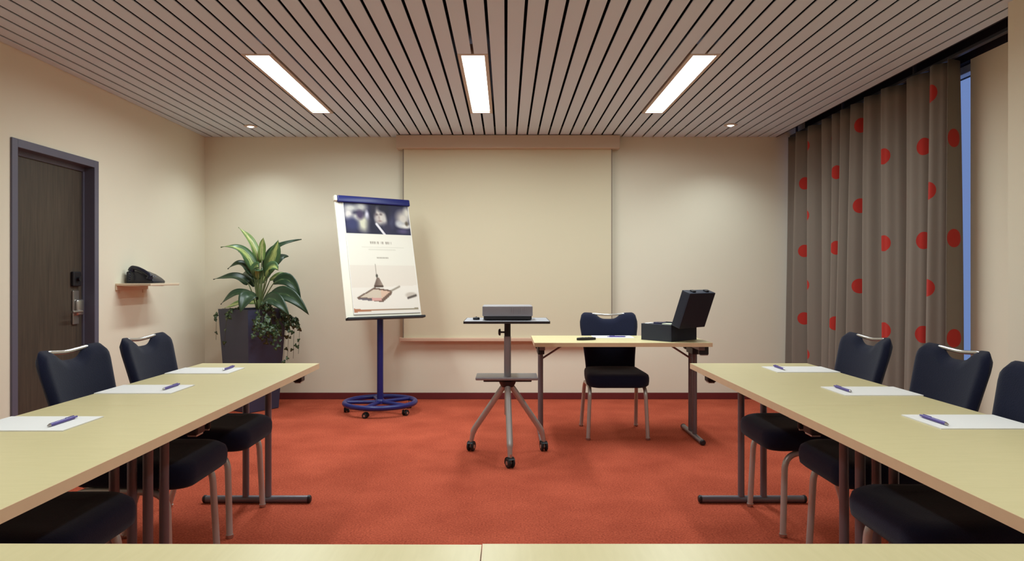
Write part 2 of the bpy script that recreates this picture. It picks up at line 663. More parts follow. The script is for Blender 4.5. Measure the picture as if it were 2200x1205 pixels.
def downlight(x, y, label):
    t = thing('downlight', label, 'downlight', (x, y, ZC), 0, 'small round downlights')
    b = new(); lathe(b, [(0.030, -0.001), (0.030, -0.008), (0.034, -0.010), (0.052, -0.008), (0.058, -0.004), (0.058, -0.001), (0.03, -0.001)], 28)
    obj('trim_ring', b, M['lamptrim'], t, 40)
    b = new(); lathe(b, [(0.0, -0.018), (0.014, -0.015), (0.026, -0.008), (0.029, -0.001), (0, -0.001)], 24)
    obj('bulb', b, M['bulb'], t, 40)
    ld = bpy.data.lights.new('spot_lamp', 'SPOT')
    ld.energy = SPOT_W
    ld.spot_size = math.radians(130)
    ld.spot_blend = 1.0
    ld.shadow_soft_size = 0.03
    ld.color = LAMP_COL
    lo = bpy.data.objects.new('spot_lamp', ld)
    C.objects.link(lo)
    lo.parent = t
    lo.location = (0, 0, -0.055)


downlight(-2.257, 6.25, 'small round downlight in ceiling above the potted plant corner')
downlight(1.97, 6.20, 'small round downlight in ceiling beside the curtain')


# ------------------------------------------------------------------ projection screen
t = thing('projection_screen', 'wide cream roll-down projection screen hanging on the back wall', 'screen', (0.02, YB, 0))
bm = new(); box(bm, -1.05, 1.05, -0.13, -0.002, 2.372, 2.496, 0.006)
obj('screen_case', bm, M['screencase'], t)
bm = new(); box(bm, -0.985, 0.975, -0.072, -0.068, 0.59, 2.38)
obj('screen_cloth', bm, M['screen'], t)
for xa in (-0.994, 0.975):  # grey strips painting in the gap shadow between screen and wall
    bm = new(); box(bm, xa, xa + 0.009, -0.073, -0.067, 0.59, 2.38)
    obj('gap_shadow_strip', bm, M['gapshadow'], t)
bm = new(); box(bm, -1.02, 1.01, -0.105, -0.055, 0.558, 0.592, 0.006)
obj('bottom_bar', bm, M['ledge'], t)
for xa in (-1.02, 1.002):
    bm = new(); box(bm, xa - 0.004, xa + 0.012, -0.108, -0.052, 0.555, 0.595, 0.004)
    obj('end_cap', bm, M['ledge'], t)


# ------------------------------------------------------------------ curtain and track
bm = new()
box(bm, 2.705, 2.735, 3.5, YB - 0.01, 2.49, 2.512, 0.003)
tr = tag(obj('curtain_track', bm, M['track']), 'slim metal curtain track in the dark slot above the curtain', 'curtain track')
for yy in (3.7, 4.7, 5.7, 6.6):
    bm = new(); box(bm, 2.708, 2.722, yy - 0.01, yy + 0.01, 2.51, 2.66)
    obj('bracket', bm, M['track'], tr)

NS, NZ = 720, 26
Y0c, Y1c = 4.28, 6.70
base = [(Y0c + (Y1c - Y0c) * k / NS) for k in range(NS + 1)]
pts, ph = [], -0.6
for k, yv in enumerate(base):
    # folds of changing width and depth
    pitch = 0.225 + 0.050 * math.sin(yv * 4.1 + 0.6) + 0.03 * math.sin(yv * 9.7)
    ph += 2 * PI * (Y1c - Y0c) / NS / pitch
    am = 0.082 + 0.012 * math.sin(yv * 3.7 + 1.0) + 0.006 * math.sin(yv * 9.1)
    x_ = 2.722 + am * (math.sin(ph) + 0.18 * math.sin(2 * ph + 0.7 + 1.5 * math.sin(yv * 2.3)) + 0.06 * math.sin(5 * ph + yv * 3))
    pts.append((x_, yv + 0.012 * math.cos(ph)))
u = [0.0]
for k in range(1, NS + 1):
    u.append(u[-1] + math.hypot(pts[k][0] - pts[k - 1][0], pts[k][1] - pts[k - 1][1]))
verts, uvs, faces = [], [], []
for j in range(NZ + 1):
    z = 0.03 + (2.487 - 0.03) * j / NZ
    tz = (z - 0.03) / 2.457
    for k in range(NS + 1):
        x_, y_ = pts[k]
        amp = 1.0 - 0.25 * tz + 0.10 * math.sin(3 * tz + k * 0.02)
        xx = 2.72 + (x_ - 2.72) * amp
        sway = 0.014 * math.sin(k * 0.021 + 2.2 * tz) * (1 - tz)
        yy = y_ + sway * min(1, k / 40)
        verts.append((xx, min(yy, 6.73), z)); uvs.append((u[k], z))
n1 = NS + 1
for j in range(NZ):
    for k in range(NS):
        faces.append((j * n1 + k, j * n1 + k + 1, (j + 1) * n1 + k + 1, (j + 1) * n1 + k))
me = bpy.data.meshes.new('curtain')
me.from_pydata(verts, [], faces)
ul = me.uv_layers.new(name='cloth')
for lp in me.loops:
    ul.data[lp.index].uv = uvs[lp.vertex_index]
me.polygons.foreach_set('use_smooth', [True] * len(me.polygons))
me.materials.append(M['cloth'])
co = bpy.data.objects.new('curtain', me); C.objects.link(co)
so = co.modifiers.new('thickness', 'SOLIDIFY'); so.thickness = 0.003
tag(co, 'long pleated taupe curtain with red dots covering the window', 'curtain')


# ------------------------------------------------------------------ tables
TL, TW = 1.222, 0.612


def make_table(label, loc, rotz, group):
    """length along local x"""
    t = thing('folding_table', label, 'table', loc, rotz, group)
    b = new(); box(b, -TL / 2 + 0.0015, TL / 2 - 0.0015, -TW / 2 + 0.0015, TW / 2 - 0.0015, TOP - 0.028, TOP, 0.0)
    top = obj('tabletop', b, M['maple'], t)
    b = new()
    e = 0.0015
    box(b, -TL / 2, TL / 2, -TW / 2, -TW / 2 + e, TOP - 0.0278, TOP - 0.0002, 0.0)
    box(b, -TL / 2, TL / 2, TW / 2 - e, TW / 2, TOP - 0.0278, TOP - 0.0002, 0.0)
    box(b, -TL / 2, -TL / 2 + e, -TW / 2 + e, TW / 2 - e, TOP - 0.0278, TOP - 0.0002, 0.0)
    box(b, TL / 2 - e, TL / 2, -TW / 2 + e, TW / 2 - e, TOP - 0.0278, TOP - 0.0002, 0.0)
    obj('edge_band', b, M['edge'], top)
    zt = TOP - 0.028
    for s in (-1, 1):
        x = s * (TL / 2 - 0.057)
        for yy in (-0.0575, 0.0575):
            b = new(); tube(b, [(x, yy, 0.035), (x, yy, zt - 0.01)], 0.0165, 16)
            obj('leg', b, M['leg'], t, 40)
        b = new()
        tube(b, [(x, -0.265, 0.020), (x, 0.265, 0.020)], 0.0185, 14)
        f = obj('foot_bar', b, M['leg'], t, 40)
        for yy in (-1, 1):
            b = new(); tube(b, [(x, yy * 0.262, 0.0205), (x, yy * 0.272, 0.0205), (x, yy * 0.278, 0.0205)], [0.020, 0.020, 0.014], 14)
            obj('end_cap', b, M['black'], f, 40)
        b = new(); box(b, x - 0.02, x + 0.02, -0.25, 0.25, zt - 0.03, zt, 0.003)
        obj('crossbar', b, M['leg'], t)
        b = new(); box(b, x - 0.024, x + 0.024, -0.09, 0.09, zt - 0.075, zt - 0.03, 0.004)
        obj('hinge_block', b, M['black'], t)
        b = new(); tube(b, [(x - s * 0.01, 0.0, zt - 0.115), (x - s * 0.17, 0.0, zt - 0.012), (x - s * 0.20, 0.0, zt - 0.008)], 0.007, 8)
        obj('brace', b, M['leg'], t, 40)
        for yy in (-0.21, 0.21):
            b = new(); box(b, s * (TL / 2 - 0.05) - 0.02, s * (TL / 2 - 0.05) + 0.045 * (1 if s > 0 else 0) - 0.045 * (0 if s > 0 else 1) + (0.0 if s > 0 else 0.04), yy - 0.022, yy + 0.022, zt - 0.062, zt, 0.006)
            k = obj('link_clip', b, M['black'], t)
            b = new(); box(b, s * (TL / 2 - 0.05) - 0.012, s * (TL / 2 - 0.05) + 0.03 * s + (0.012 if s > 0 else 0.024), yy - 0.016, yy + 0.016, zt - 0.068, zt - 0.062, 0.002)
            obj('clip_plate', b, M['chrome'], k)
    b = new(); box(b, -TL / 2 + 0.22, TL / 2 - 0.22, -0.012, 0.012, zt - 0.018, zt, 0.002)
    obj('rail', b, M['leg'], t)
    return t


XTL, XTR = -1.281, 1.268
t0 = make_table('light maple desk facing the room by the back wall, carrying the open case', (0.8055, 5.15, 0), 0.0, 'maple folding tables')
SY = [2.4735 + TL / 2 + 0.0003, 2.4735 - TL / 2 - 0.0003]
dup(t0, (XTL, SY[0], 0), PI / 2, 'far maple table of the row on the door side')
dup(t0, (XTL, SY[1], 0), PI / 2, 'near maple table of the row on the door side')
dup(t0, (XTR, SY[0], 0), PI / 2, 'far maple table of the row on the curtain side')
dup(t0, (XTR, SY[1], 0), PI / 2, 'near maple table of the row on the curtain side')
dup(t0, (-0.041 - TL / 2 - 0.0015, 1.192 - TW / 2 - 0.002, 0), math.radians(-0.35), 'left one of two maple tables along the bottom edge of the picture')
dup(t0, (-0.041 + TL / 2 + 0.0015, 1.190 - TW / 2, 0), 0.0, 'right one of two maple tables along the bottom edge of the picture')


# ------------------------------------------------------------------ chairs (front towards local -y)
def rounded_plan(hw_f, hw_b, yf, yb, rf, rb, seg=7):
    P = []
    for (cx, cy, r, a0) in ((hw_f - rf, yf + rf, rf, -PI / 2), (hw_b - rb, yb - rb, rb, 0), (-hw_b + rb, yb - rb, rb, PI / 2), (-hw_f + rf, yf + rf, rf, PI)):
        for k in range(seg + 1):
            a = a0 + PI / 2 * k / seg
            P.append((cx + r * math.cos(a), cy + r * math.sin(a)))
    return P


def make_seat():
    P = rounded_plan(0.225, 0.205, -0.27, 0.19, 0.09, 0.06)
    b = new()
    cx = sum(p[0] for p in P) / len(P); cy = -0.04
    rings = []
    for ins, z in ((0.06, 0.383), (0.02, 0.386), (0.004, 0.398), (0.0, 0.425), (0.0, 0.450), (0.006, 0.468), (0.025, 0.480), (0.07, 0.486), (0.13, 0.482)):
        ring = []
        for (x, y) in P:
            d = math.hypot(x - cx, y - cy)
            f = (d - ins) / d
            # front edge rolls down a little
            drop = 0.012 * max(0, (-0.12 - y) / 0.15)
            ring.append(b.verts.new((cx + (x - cx) * f, cy + (y - cy) * f, z - (drop if z > 0.4 else drop * 0.6) + 0.02 * (y < -0.1) * 0)))
        rings.append(ring)
    n = len(P)
    for r0, r1 in zip(rings, rings[1:]):
        for k in range(n):
            b.faces.new((r0[k], r0[(k + 1) % n], r1[(k + 1) % n], r1[k]))
    b.faces.new(list(reversed(rings[0]))); b.faces.new(rings[-1])
    return b


LEAN = math.radians(14)
BK_Y, BK_Z, BK_L = 0.185, 0.445, 0.455


def back_pt(x, s, off):
    """point on the leaning back: x across, s up the back, off towards the rear"""
    return Vector((x, BK_Y + s * math.sin(LEAN) + off * math.cos(LEAN), BK_Z + s * math.cos(LEAN) - off * math.sin(LEAN)))


def back_top(u):
    a = abs(u)
    s = BK_L - 0.048 * math.exp(-(a / 0.40) ** 4)
    if a > 0.80:
        q = (a - 0.80) / 0.20
        s -= 0.075 * (1 - math.sqrt(max(0, 1 - q * q)))
    return s


def back_half(v):
    return 0.188 + 0.036 * min(1, max(0, (v - 0.05) / 0.85)) ** 1.3


def make_back():
    b = new()
    NU, NV = 36, 16
    F, B = [], []
    for j in range(NV + 1):
        v = j / NV
        rf, rb_ = [], []
        for i in range(NU + 1):
            uu = -1 + 2 * i / NU
            s = v * back_top(uu)
            x = uu * back_half(v)
            edge = min(1, (1 - abs(uu)) / 0.16) if abs(uu) > 0.84 else 1
            te = min(1, (1 - v) / 0.10) if v > 0.9 else 1
            tl = min(1, v / 0.08)
            th = 0.026 * math.sqrt(max(0.0, 1 - (1 - edge) ** 2)) * math.sqrt(max(0.0, 1 - (1 - te) ** 2)) * (0.55 + 0.45 * tl)
            th = max(th, 0.0015)
            cur = 0.030 * (1 - uu * uu) - 0.012          # centre set back
            rf.append(b.verts.new(back_pt(x, s, cur - th)))
            rb_.append(b.verts.new(back_pt(x, s, cur + th * 0.8)))
        F.append(rf); B.append(rb_)
    for j in range(NV):
        for i in range(NU):
            b.faces.new((F[j][i], F[j][i + 1], F[j + 1][i + 1], F[j + 1][i]))
            b.faces.new((B[j][i + 1], B[j][i], B[j + 1][i], B[j + 1][i + 1]))
    for j in range(NV):
        b.faces.new((F[j][0], F[j + 1][0], B[j + 1][0], B[j][0]))
        b.faces.new((F[j + 1][NU], F[j][NU], B[j][NU], B[j + 1][NU]))
    for i in range(NU):
        b.faces.new((F[0][i + 1], F[0][i], B[0][i], B[0][i + 1]))
        b.faces.new((F[NV][i], F[NV][i + 1], B[NV][i + 1], B[NV][i]))
    return b


def make_chair(label, loc, rotz, group):
    t = thing('conference_chair', label, 'chair', loc, rotz, group)
    obj('seat', make_seat(), M['navy'], t, 50)
    obj('backrest', make_back(), M['navy'], t, 60)
    R = 0.0140
    for s in (-1, 1):
        path = fillet([(s * 0.213, -0.20, 0.012), (s * 0.198, -0.185, 0.372), (s * 0.196, -0.02, 0.374)], 0.075, 8)
        b = new(); tube(b, path, R, 12)
        fl = obj('leg', b, M['chairleg'], t, 40)
        b = new(); tube(b, [(s * 0.2135, -0.2005, 0.0), (s * 0.2135, -0.2005, 0.006), (s * 0.213, -0.20, 0.016)], [0.013, 0.0165, 0.0165], 12)
        obj('glide', b, M['chrome'], fl, 40)
        path = fillet([(s * 0.213, 0.27, 0.012), (s * 0.198, 0.165, 0.372), (s * 0.196, -0.02, 0.374)], 0.075, 8)
        b = new(); tube(b, path, R, 12)
        rl = obj('leg', b, M['chairleg'], t, 40)
        b = new(); tube(b, [(s * 0.2135, 0.2705, 0.0), (s * 0.2135, 0.2705, 0.006), (s * 0.213, 0.268, 0.016)], [0.013, 0.0165, 0.0165], 12)
        obj('glide', b, M['chrome'], rl, 40)
    # back tube: from under the seat up behind the pad, across the dip as a carrying handle
    half = [Vector((-0.150, -0.02, 0.372)), Vector((-0.150, 0.155, 0.372)), back_pt(-0.140, 0.05, 0.010), back_pt(-0.145, 0.25, 0.008), back_pt(-0.150, 0.390, 0.008),
            back_pt(-0.140, 0.447, 0.008), back_pt(-0.07, 0.442, 0.014)]
    path = half + [back_pt(0.0, 0.438, 0.022)] + [Vector((-p_.x, p_.y, p_.z)) for p_ in reversed(half)]
    b = new(); tube(b, fillet(path, 0.04, 5), 0.0085, 10)
    obj('back_tube', b, M['chrome'], t, 40)
    b = new(); box(b, -0.20, 0.20, -0.03, 0.01, 0.366, 0.388, 0.004)
    obj('seat_bar', b, M['chairleg'], t)
    return t


GC = 'navy conference chairs'
ch0 = make_chair('navy padded chair behind the desk by the back wall, facing the camera', (0.80, 5.246, 0), 0.0, GC)
XCL = -1.43
for yy, rz, lb in ((3.36, 0.0, 'farthest of the three navy chairs on the door side'),
                   (2.795, 0.0, 'middle of the three navy chairs on the door side'),
                   (2.06, 0.0, 'nearest navy chair on the door side, only its seat in view')):
    dup(ch0, (XCL, yy, 0), PI / 2 + rz, lb)
for xx, yy, rz, lb in ((1.437, 3.37, 0.0, 'farthest of the three navy chairs on the curtain side'),
                       (1.49, 2.795, 0.0, 'middle of the three navy chairs on the curtain side'),
                       (1.385, 2.14, 0.0, 'nearest navy chair on the curtain side, cut by the picture edge')):
    dup(ch0, (xx, yy, 0), -PI / 2 + rz, lb)


# ------------------------------------------------------------------ pads and pens
def make_pad(label, x, y, rz):
    b = new()
    for k in range(4):
        o_ = 0.0006 * (k % 2)
        box(b, -0.148 + o_, 0.148 + o_, -0.105, 0.105, 0.0009 * k, 0.0009 * k + 0.0008)
    o = obj('notepad', b, M['paper'])
    o.location = (x, y, TOP); o.rotation_euler = (0, 0, rz)
    return tag(o, label, 'notepad', 'white notepads')


def make_pen(label, x, y, rz):
    t = thing('pen', label, 'pen', (x, y, TOP + 0.0035), rz, 'purple ballpoint pens')
    b = new(); tube(b, [(0, -0.066, 0.0055), (0, 0.05, 0.0055)], 0.0052, 10)
    obj('barrel', b, M['pen'], t, 40)
    b = new(); tube(b, [(0, -0.066, 0.0055), (0, -0.074, 0.0055), (0, -0.079, 0.0055)], [0.0050, 0.0028, 0.0009], 10)
    obj('tip', b, M['chrome'], t, 40)
    b = new(); tube(b, [(0, 0.05, 0.0055), (0, 0.066, 0.0055)], [0.0032, 0.0030], 10)
    obj('push_button', b, M['pen'], t, 40)
    b = new(); box(b, -0.0018, 0.0018, 0.008, 0.05, 0.0105, 0.0120, 0.0006)
    obj('clip', b, M['pen'], t)
    return t


for x, y, px, py, lb, rp in ((-1.437, 3.386, -1.347, 3.44, 'far end of the door side table row', 0.0), (-1.437, 2.824, -1.349, 2.855, 'middle of the door side table row', 0.0),
                             (-1.437, 2.16, -1.357, 2.17, 'near part of the door side table row', 0.0),
                             (1.425, 3.43, 1.335, 3.46, 'far end of the curtain side table row', 0.0), (1.43, 2.777, 1.331, 2.80, 'middle of the curtain side table row', 0.0),
                             (1.43, 2.188, 1.322, 2.19, 'near part of the curtain side table row', 0.0)):
    make_pad('white paper notepad at the ' + lb, x, y, rp)
    make_pen('purple pen lying on the notepad at the ' + lb, px, py, rp)
make_pad('white paper notepad on the desk before the chair by the back wall', 0.80, 5.31, 0.0)
make_pen('dark purple pen on the desk before the chair by the back wall', 0.82, 5.265, PI / 2)

# small black remote on the desk
t = thing('remote_control', 'black oval remote control on the desk beside the notepad', 'remote control', (0.575, 5.06, TOP), math.radians(18))
bm = new(); prism(bm, [(0.075 * math.cos(a) * (1 + 0.0), 0.024 * math.sin(a)) for a in [2 * PI * k / 24 for k in range(24)]], 0.0, 0.018, 0.004)
obj('body', bm, M['black'], t, 40)
for k in range(3):
    bm = new(); tube(bm, [(-0.03 + 0.025 * k, 0, 0.017), (-0.03 + 0.025 * k, 0, 0.0205)], 0.006, 10)
    obj('button', bm, M['phonekey'], t, 40)


# ------------------------------------------------------------------ casters
def make_caster(name, parent, x, y, ang, rw=0.026):
    """twin wheel caster standing on the floor; parts go to the parent thing"""
    m4 = Matrix.Translation((x, y, 0)) @ Matrix.Rotation(ang, 4, 'Z')
    b = new()
    for s in (-1, 1):
        tube(b, [m4 @ Vector((s * 0.007, 0, rw)), m4 @ Vector((s * 0.009, 0, rw)), m4 @ Vector((s * 0.018, 0, rw)), m4 @ Vector((s * 0.022, 0, rw))], [rw * 0.9, rw, rw, rw * 0.85], 20)
    w = obj(name, b, M['rubber'], parent, 40)
    b = new()
    tube(b, [m4 @ Vector((-0.024, 0, rw)), m4 @ Vector((0.024, 0, rw))], rw * 0.42, 12)
    obj('axle_cap', b, M['chrome'], w, 40)
    b = new()
    arc = [(-0.006, rw * 1.16 * math.cos(a), rw + rw * 1.16 * math.sin(a)) for a in [PI * k / 10 for k in range(-1, 9)]]
    lo_, hi_ = [], []
    for (xx, yy, zz) in arc:
        lo_.append(b.verts.new(m4 @ Vector((-0.020, yy, zz))))
        hi_.append(b.verts.new(m4 @ Vector((0.020, yy, zz))))
    for k in range(len(arc) - 1):
        b.faces.new((lo_[k], lo_[k + 1], hi_[k + 1], hi_[k]))
    g = bmesh.ops.solidify(b, geom=b.faces[:], thickness=0.003)
    obj('hood', b, M['black'], w, 40)
    b = new()
    tube(b, [m4 @ Vector((0, -0.008, rw * 1.2)), m4 @ Vector((0, -0.008, rw * 2 + 0.022))], 0.007, 10)
    obj('swivel_pin', b, M['chrome'], w, 40)
    return w


# ------------------------------------------------------------------ projector trolley
TX, TY = 0.010, 4.59
t = thing('projector_trolley', 'grey three-legged projector trolley with round column and small lower shelf', 'trolley', (TX, TY, 0))
bm = new(); box(bm, -0.272, 0.262, -0.18, 0.22, 0.874, 0.886, 0.0)
o = obj('top_plate', bm, M['plate'], t)
bm = new()
box(bm, -0.275, 0.265, -0.184, -0.18, 0.871, 0.8865, 0.001); box(bm, -0.275, 0.265, 0.22, 0.224, 0.871, 0.8865, 0.001)
box(bm, -0.276, -0.272, -0.18, 0.22, 0.871, 0.8865, 0.001); box(bm, 0.262, 0.266, -0.18, 0.22, 0.871, 0.8865, 0.001)
obj('edge_band', bm, M['platedge'], o)
bm = new(); lathe(bm, [(0, 0.874), (0.033, 0.874), (0.033, 0.866), (0.024, 0.860), (0.0, 0.860)], 24)
obj('top_mount', bm, M['black'], t, 40)
bm = new(); tube(bm, [(0, 0, 0.862), (0, 0, 0.775)], 0.0205, 20)
obj('collar', bm, M['black'], t, 40)
bm = new()
tube(bm, [(-0.015, 0, 0.805), (-0.043, 0, 0.805)], 0.006, 10)
tube(bm, [(-0.043, 0, 0.805), (-0.046, 0, 0.805), (-0.056, 0, 0.805), (-0.060, 0, 0.805)], [0.012, 0.023, 0.021, 0.012], 14)
obj('clamp_knob', bm, M['black'], t, 40)
bm = new(); tube(bm, [(0, 0, 0.778), (0, 0, 0.44)], 0.0225, 24)
obj('column', bm, M['trolley'], t, 40)
bm = new(); prism(bm, [(-0.205, -0.075), (0.195, -0.075), (0.195, 0.135), (-0.205, 0.135)], 0.502, 0.522, 0.006)
sh = obj('lower_shelf', bm, M['trolley'], t)
bm = new(); box(bm, -0.155, 0.155, -0.05, 0.11, 0.489, 0.502, 0.004)
obj('shelf_bracket', bm, M['black'], sh)
bm = new(); lathe(bm, [(0, 0.49), (0.058, 0.49), (0.052, 0.475), (0.040, 0.452), (0.0, 0.452)], 24)
obj('hub', bm, M['black'], t, 40)
bm = new(); tube(bm, [(0, 0, 0.455), (0, 0, 0.27)], 0.020, 20)
obj('lower_column', bm, M['trolleyleg'], t, 40)
for k in range(3):
    a = -PI / 2 + k * 2 * PI / 3 + math.radians(3 if k == 0 else 0)
    ca, sa = math.cos(a), math.sin(a)
    path = fillet([(0.02 * ca, 0.02 * sa, 0.462), (0.045 * ca, 0.045 * sa, 0.432), (0.262 * ca, 0.262 * sa, 0.14), (0.280 * ca, 0.280 * sa, 0.062)], 0.028, 6)
    bm = new(); tube(bm, path, [0.0195] * (len(path) - 3) + [0.018, 0.016, 0.014], 16)
    obj('leg', bm, M['trolleyleg'], t, 40)
    make_caster('caster', t, 0.281 * ca, 0.281 * sa, (0.5, 0.25, -0.35)[k], 0.031)

# projector and its remote
t = thing('projector', 'grey box-shaped projector with black base on the trolley', 'projector', (0.010, 4.61, 0.8865))
bm = new(); box(bm, -0.160, 0.160, -0.12, 0.13, 0.027, 0.092, 0.006, seg=3)
o = obj('housing', bm, M['projgrey'], t)
bm = new()
poly = [(-0.150, 0.004), (0.150, 0.004), (0.158, 0.028), (-0.158, 0.028)]
box(bm, -0.152, 0.154, -0.116, 0.126, 0.004, 0.029, 0.005)
obj('base_strip', bm, M['black'], t)
for sx in (-1, 1):
    for sy in (-1, 1):
        bm = new(); tube(bm, [(sx * 0.125, sy * 0.095, 0.0), (sx * 0.125, sy * 0.095, 0.006)], 0.010, 12)
        obj('foot', bm, M['rubber'], t, 40)
for k in range(9):
    bm = new(); box(bm, 0.015 + 0.014 * k, 0.021 + 0.014 * k, -0.1225, -0.119, 0.042, 0.080, 0.001)
    obj('vent_fin', bm, M['projgrey'], o)
bm = new(); box(bm, -0.15, -0.03, -0.1212, -0.119, 0.040, 0.082, 0.001)
obj('side_panel', bm, M['projgrey'], o)
t = thing('lens_cap', 'small black lens cap lying beside the projector on trolley', 'lens cap', (-0.192, 4.58, 0.8865))
bm = new(); lathe(bm, [(0, 0.0), (0.021, 0.0), (0.022, 0.003), (0.022, 0.012), (0.018, 0.016), (0, 0.016)], 20)
obj('cap', bm, M['black'], t, 40)
bm = new(); box(bm, -0.004, 0.004, -0.014, 0.014, 0.015, 0.020, 0.002)
obj('grip', bm, M['black'], t)


# ------------------------------------------------------------------ flip chart
TH, PH = 0.6167, 0.249
Bc = Vector((-1.023, 5.995, 0.823))
un = Vector((math.cos(TH), math.sin(TH), 0))
nn = Vector((math.sin(TH), -math.cos(TH), 0))
up = Vector((0, 0, 1)) * math.cos(PH) - nn * math.sin(PH)
nf = un.cross(up)                                    # towards the viewer
if nf.dot(nn) < 0:
    nf = -nf
FX, FY = -1.085, 6.10
fc = thing('flip_chart', 'flip chart easel with printed poster on blue post and round blue base', 'flip chart', (FX, FY, 0))
RM = Matrix((un, up, nf)).transposed().to_4x4()
RM.translation = Bc - Vector((FX, FY, 0))
FW, FL = 0.70, 1.06
bm = new(); box(bm, -FW / 2, FW / 2, 0.0, FL - 0.01, -0.022, 0.0, 0.004, RM)
obj('board', bm, M['board'], fc)
bm = new(); box(bm, -FW / 2 + 0.02, FW / 2 + 0.004, FL - 0.055, FL + 0.006, -0.004, 0.026, 0.01, RM, 3)
o = obj('clamp_bar', bm, M['blue'], fc, 40)
bm = new(); box(bm, -FW / 2 - 0.006, -FW / 2 + 0.02, FL - 0.045, FL + 0.006, -0.02, 0.022, 0.008, RM)
obj('bar_end', bm, M['board'], o)
bm = new(); box(bm, -FW / 2, FW / 2 + 0.02, -0.016, 0.004, -0.02, 0.035, 0.004, RM)
obj('pen_tray', bm, M['black'], fc)
PW0, PW1, PH0, PH1 = -0.282, 0.338, 0.03, FL - 0.05
bm = new(); box(bm, PW0, PW1, PH0, PH1 + 0.03, 0.001, 0.009, 0.0, RM)
obj('paper_pad', bm, M['paper'], fc)


def ell(u, v, cu, cv, ru, rv, soft=0.35):
    d = math.hypot((u - cu) / ru, (v - cv) / rv)
    return max(0.0, min(1.0, (1 + soft - d) / (2 * soft)))


def seg_d(u, v, a, b_):
    ax, ay = a; bx_, by_ = b_
    t_ = max(0, min(1, ((u - ax) * (bx_ - ax) + (v - ay) * (by_ - ay)) / ((bx_ - ax) ** 2 + (by_ - ay) ** 2)))
    return math.hypot(u - ax - t_ * (bx_ - ax), v - ay - t_ * (by_ - ay))


def inpoly(u, v, P):
    c = False
    j = len(P) - 1
    for i in range(len(P)):
        if (P[i][1] > v) != (P[j][1] > v) and u < (P[j][0] - P[i][0]) * (v - P[i][1]) / (P[j][1] - P[i][1]) + P[i][0]:
            c = not c
        j = i
    return c


def mixc(a, b_, f):
    return tuple(x * (1 - f) + y * f for x, y in zip(a, b_))


glyph = random.Random(11)
STRIPS = []
for k in range(13):                                  # headline: a row of small blurred strokes
    STRIPS.append((0.345 + 0.026 * k, glyph.uniform(0.010, 0.019), glyph.uniform(0.55, 1.0) if k not in (5, 8) else 0.15))


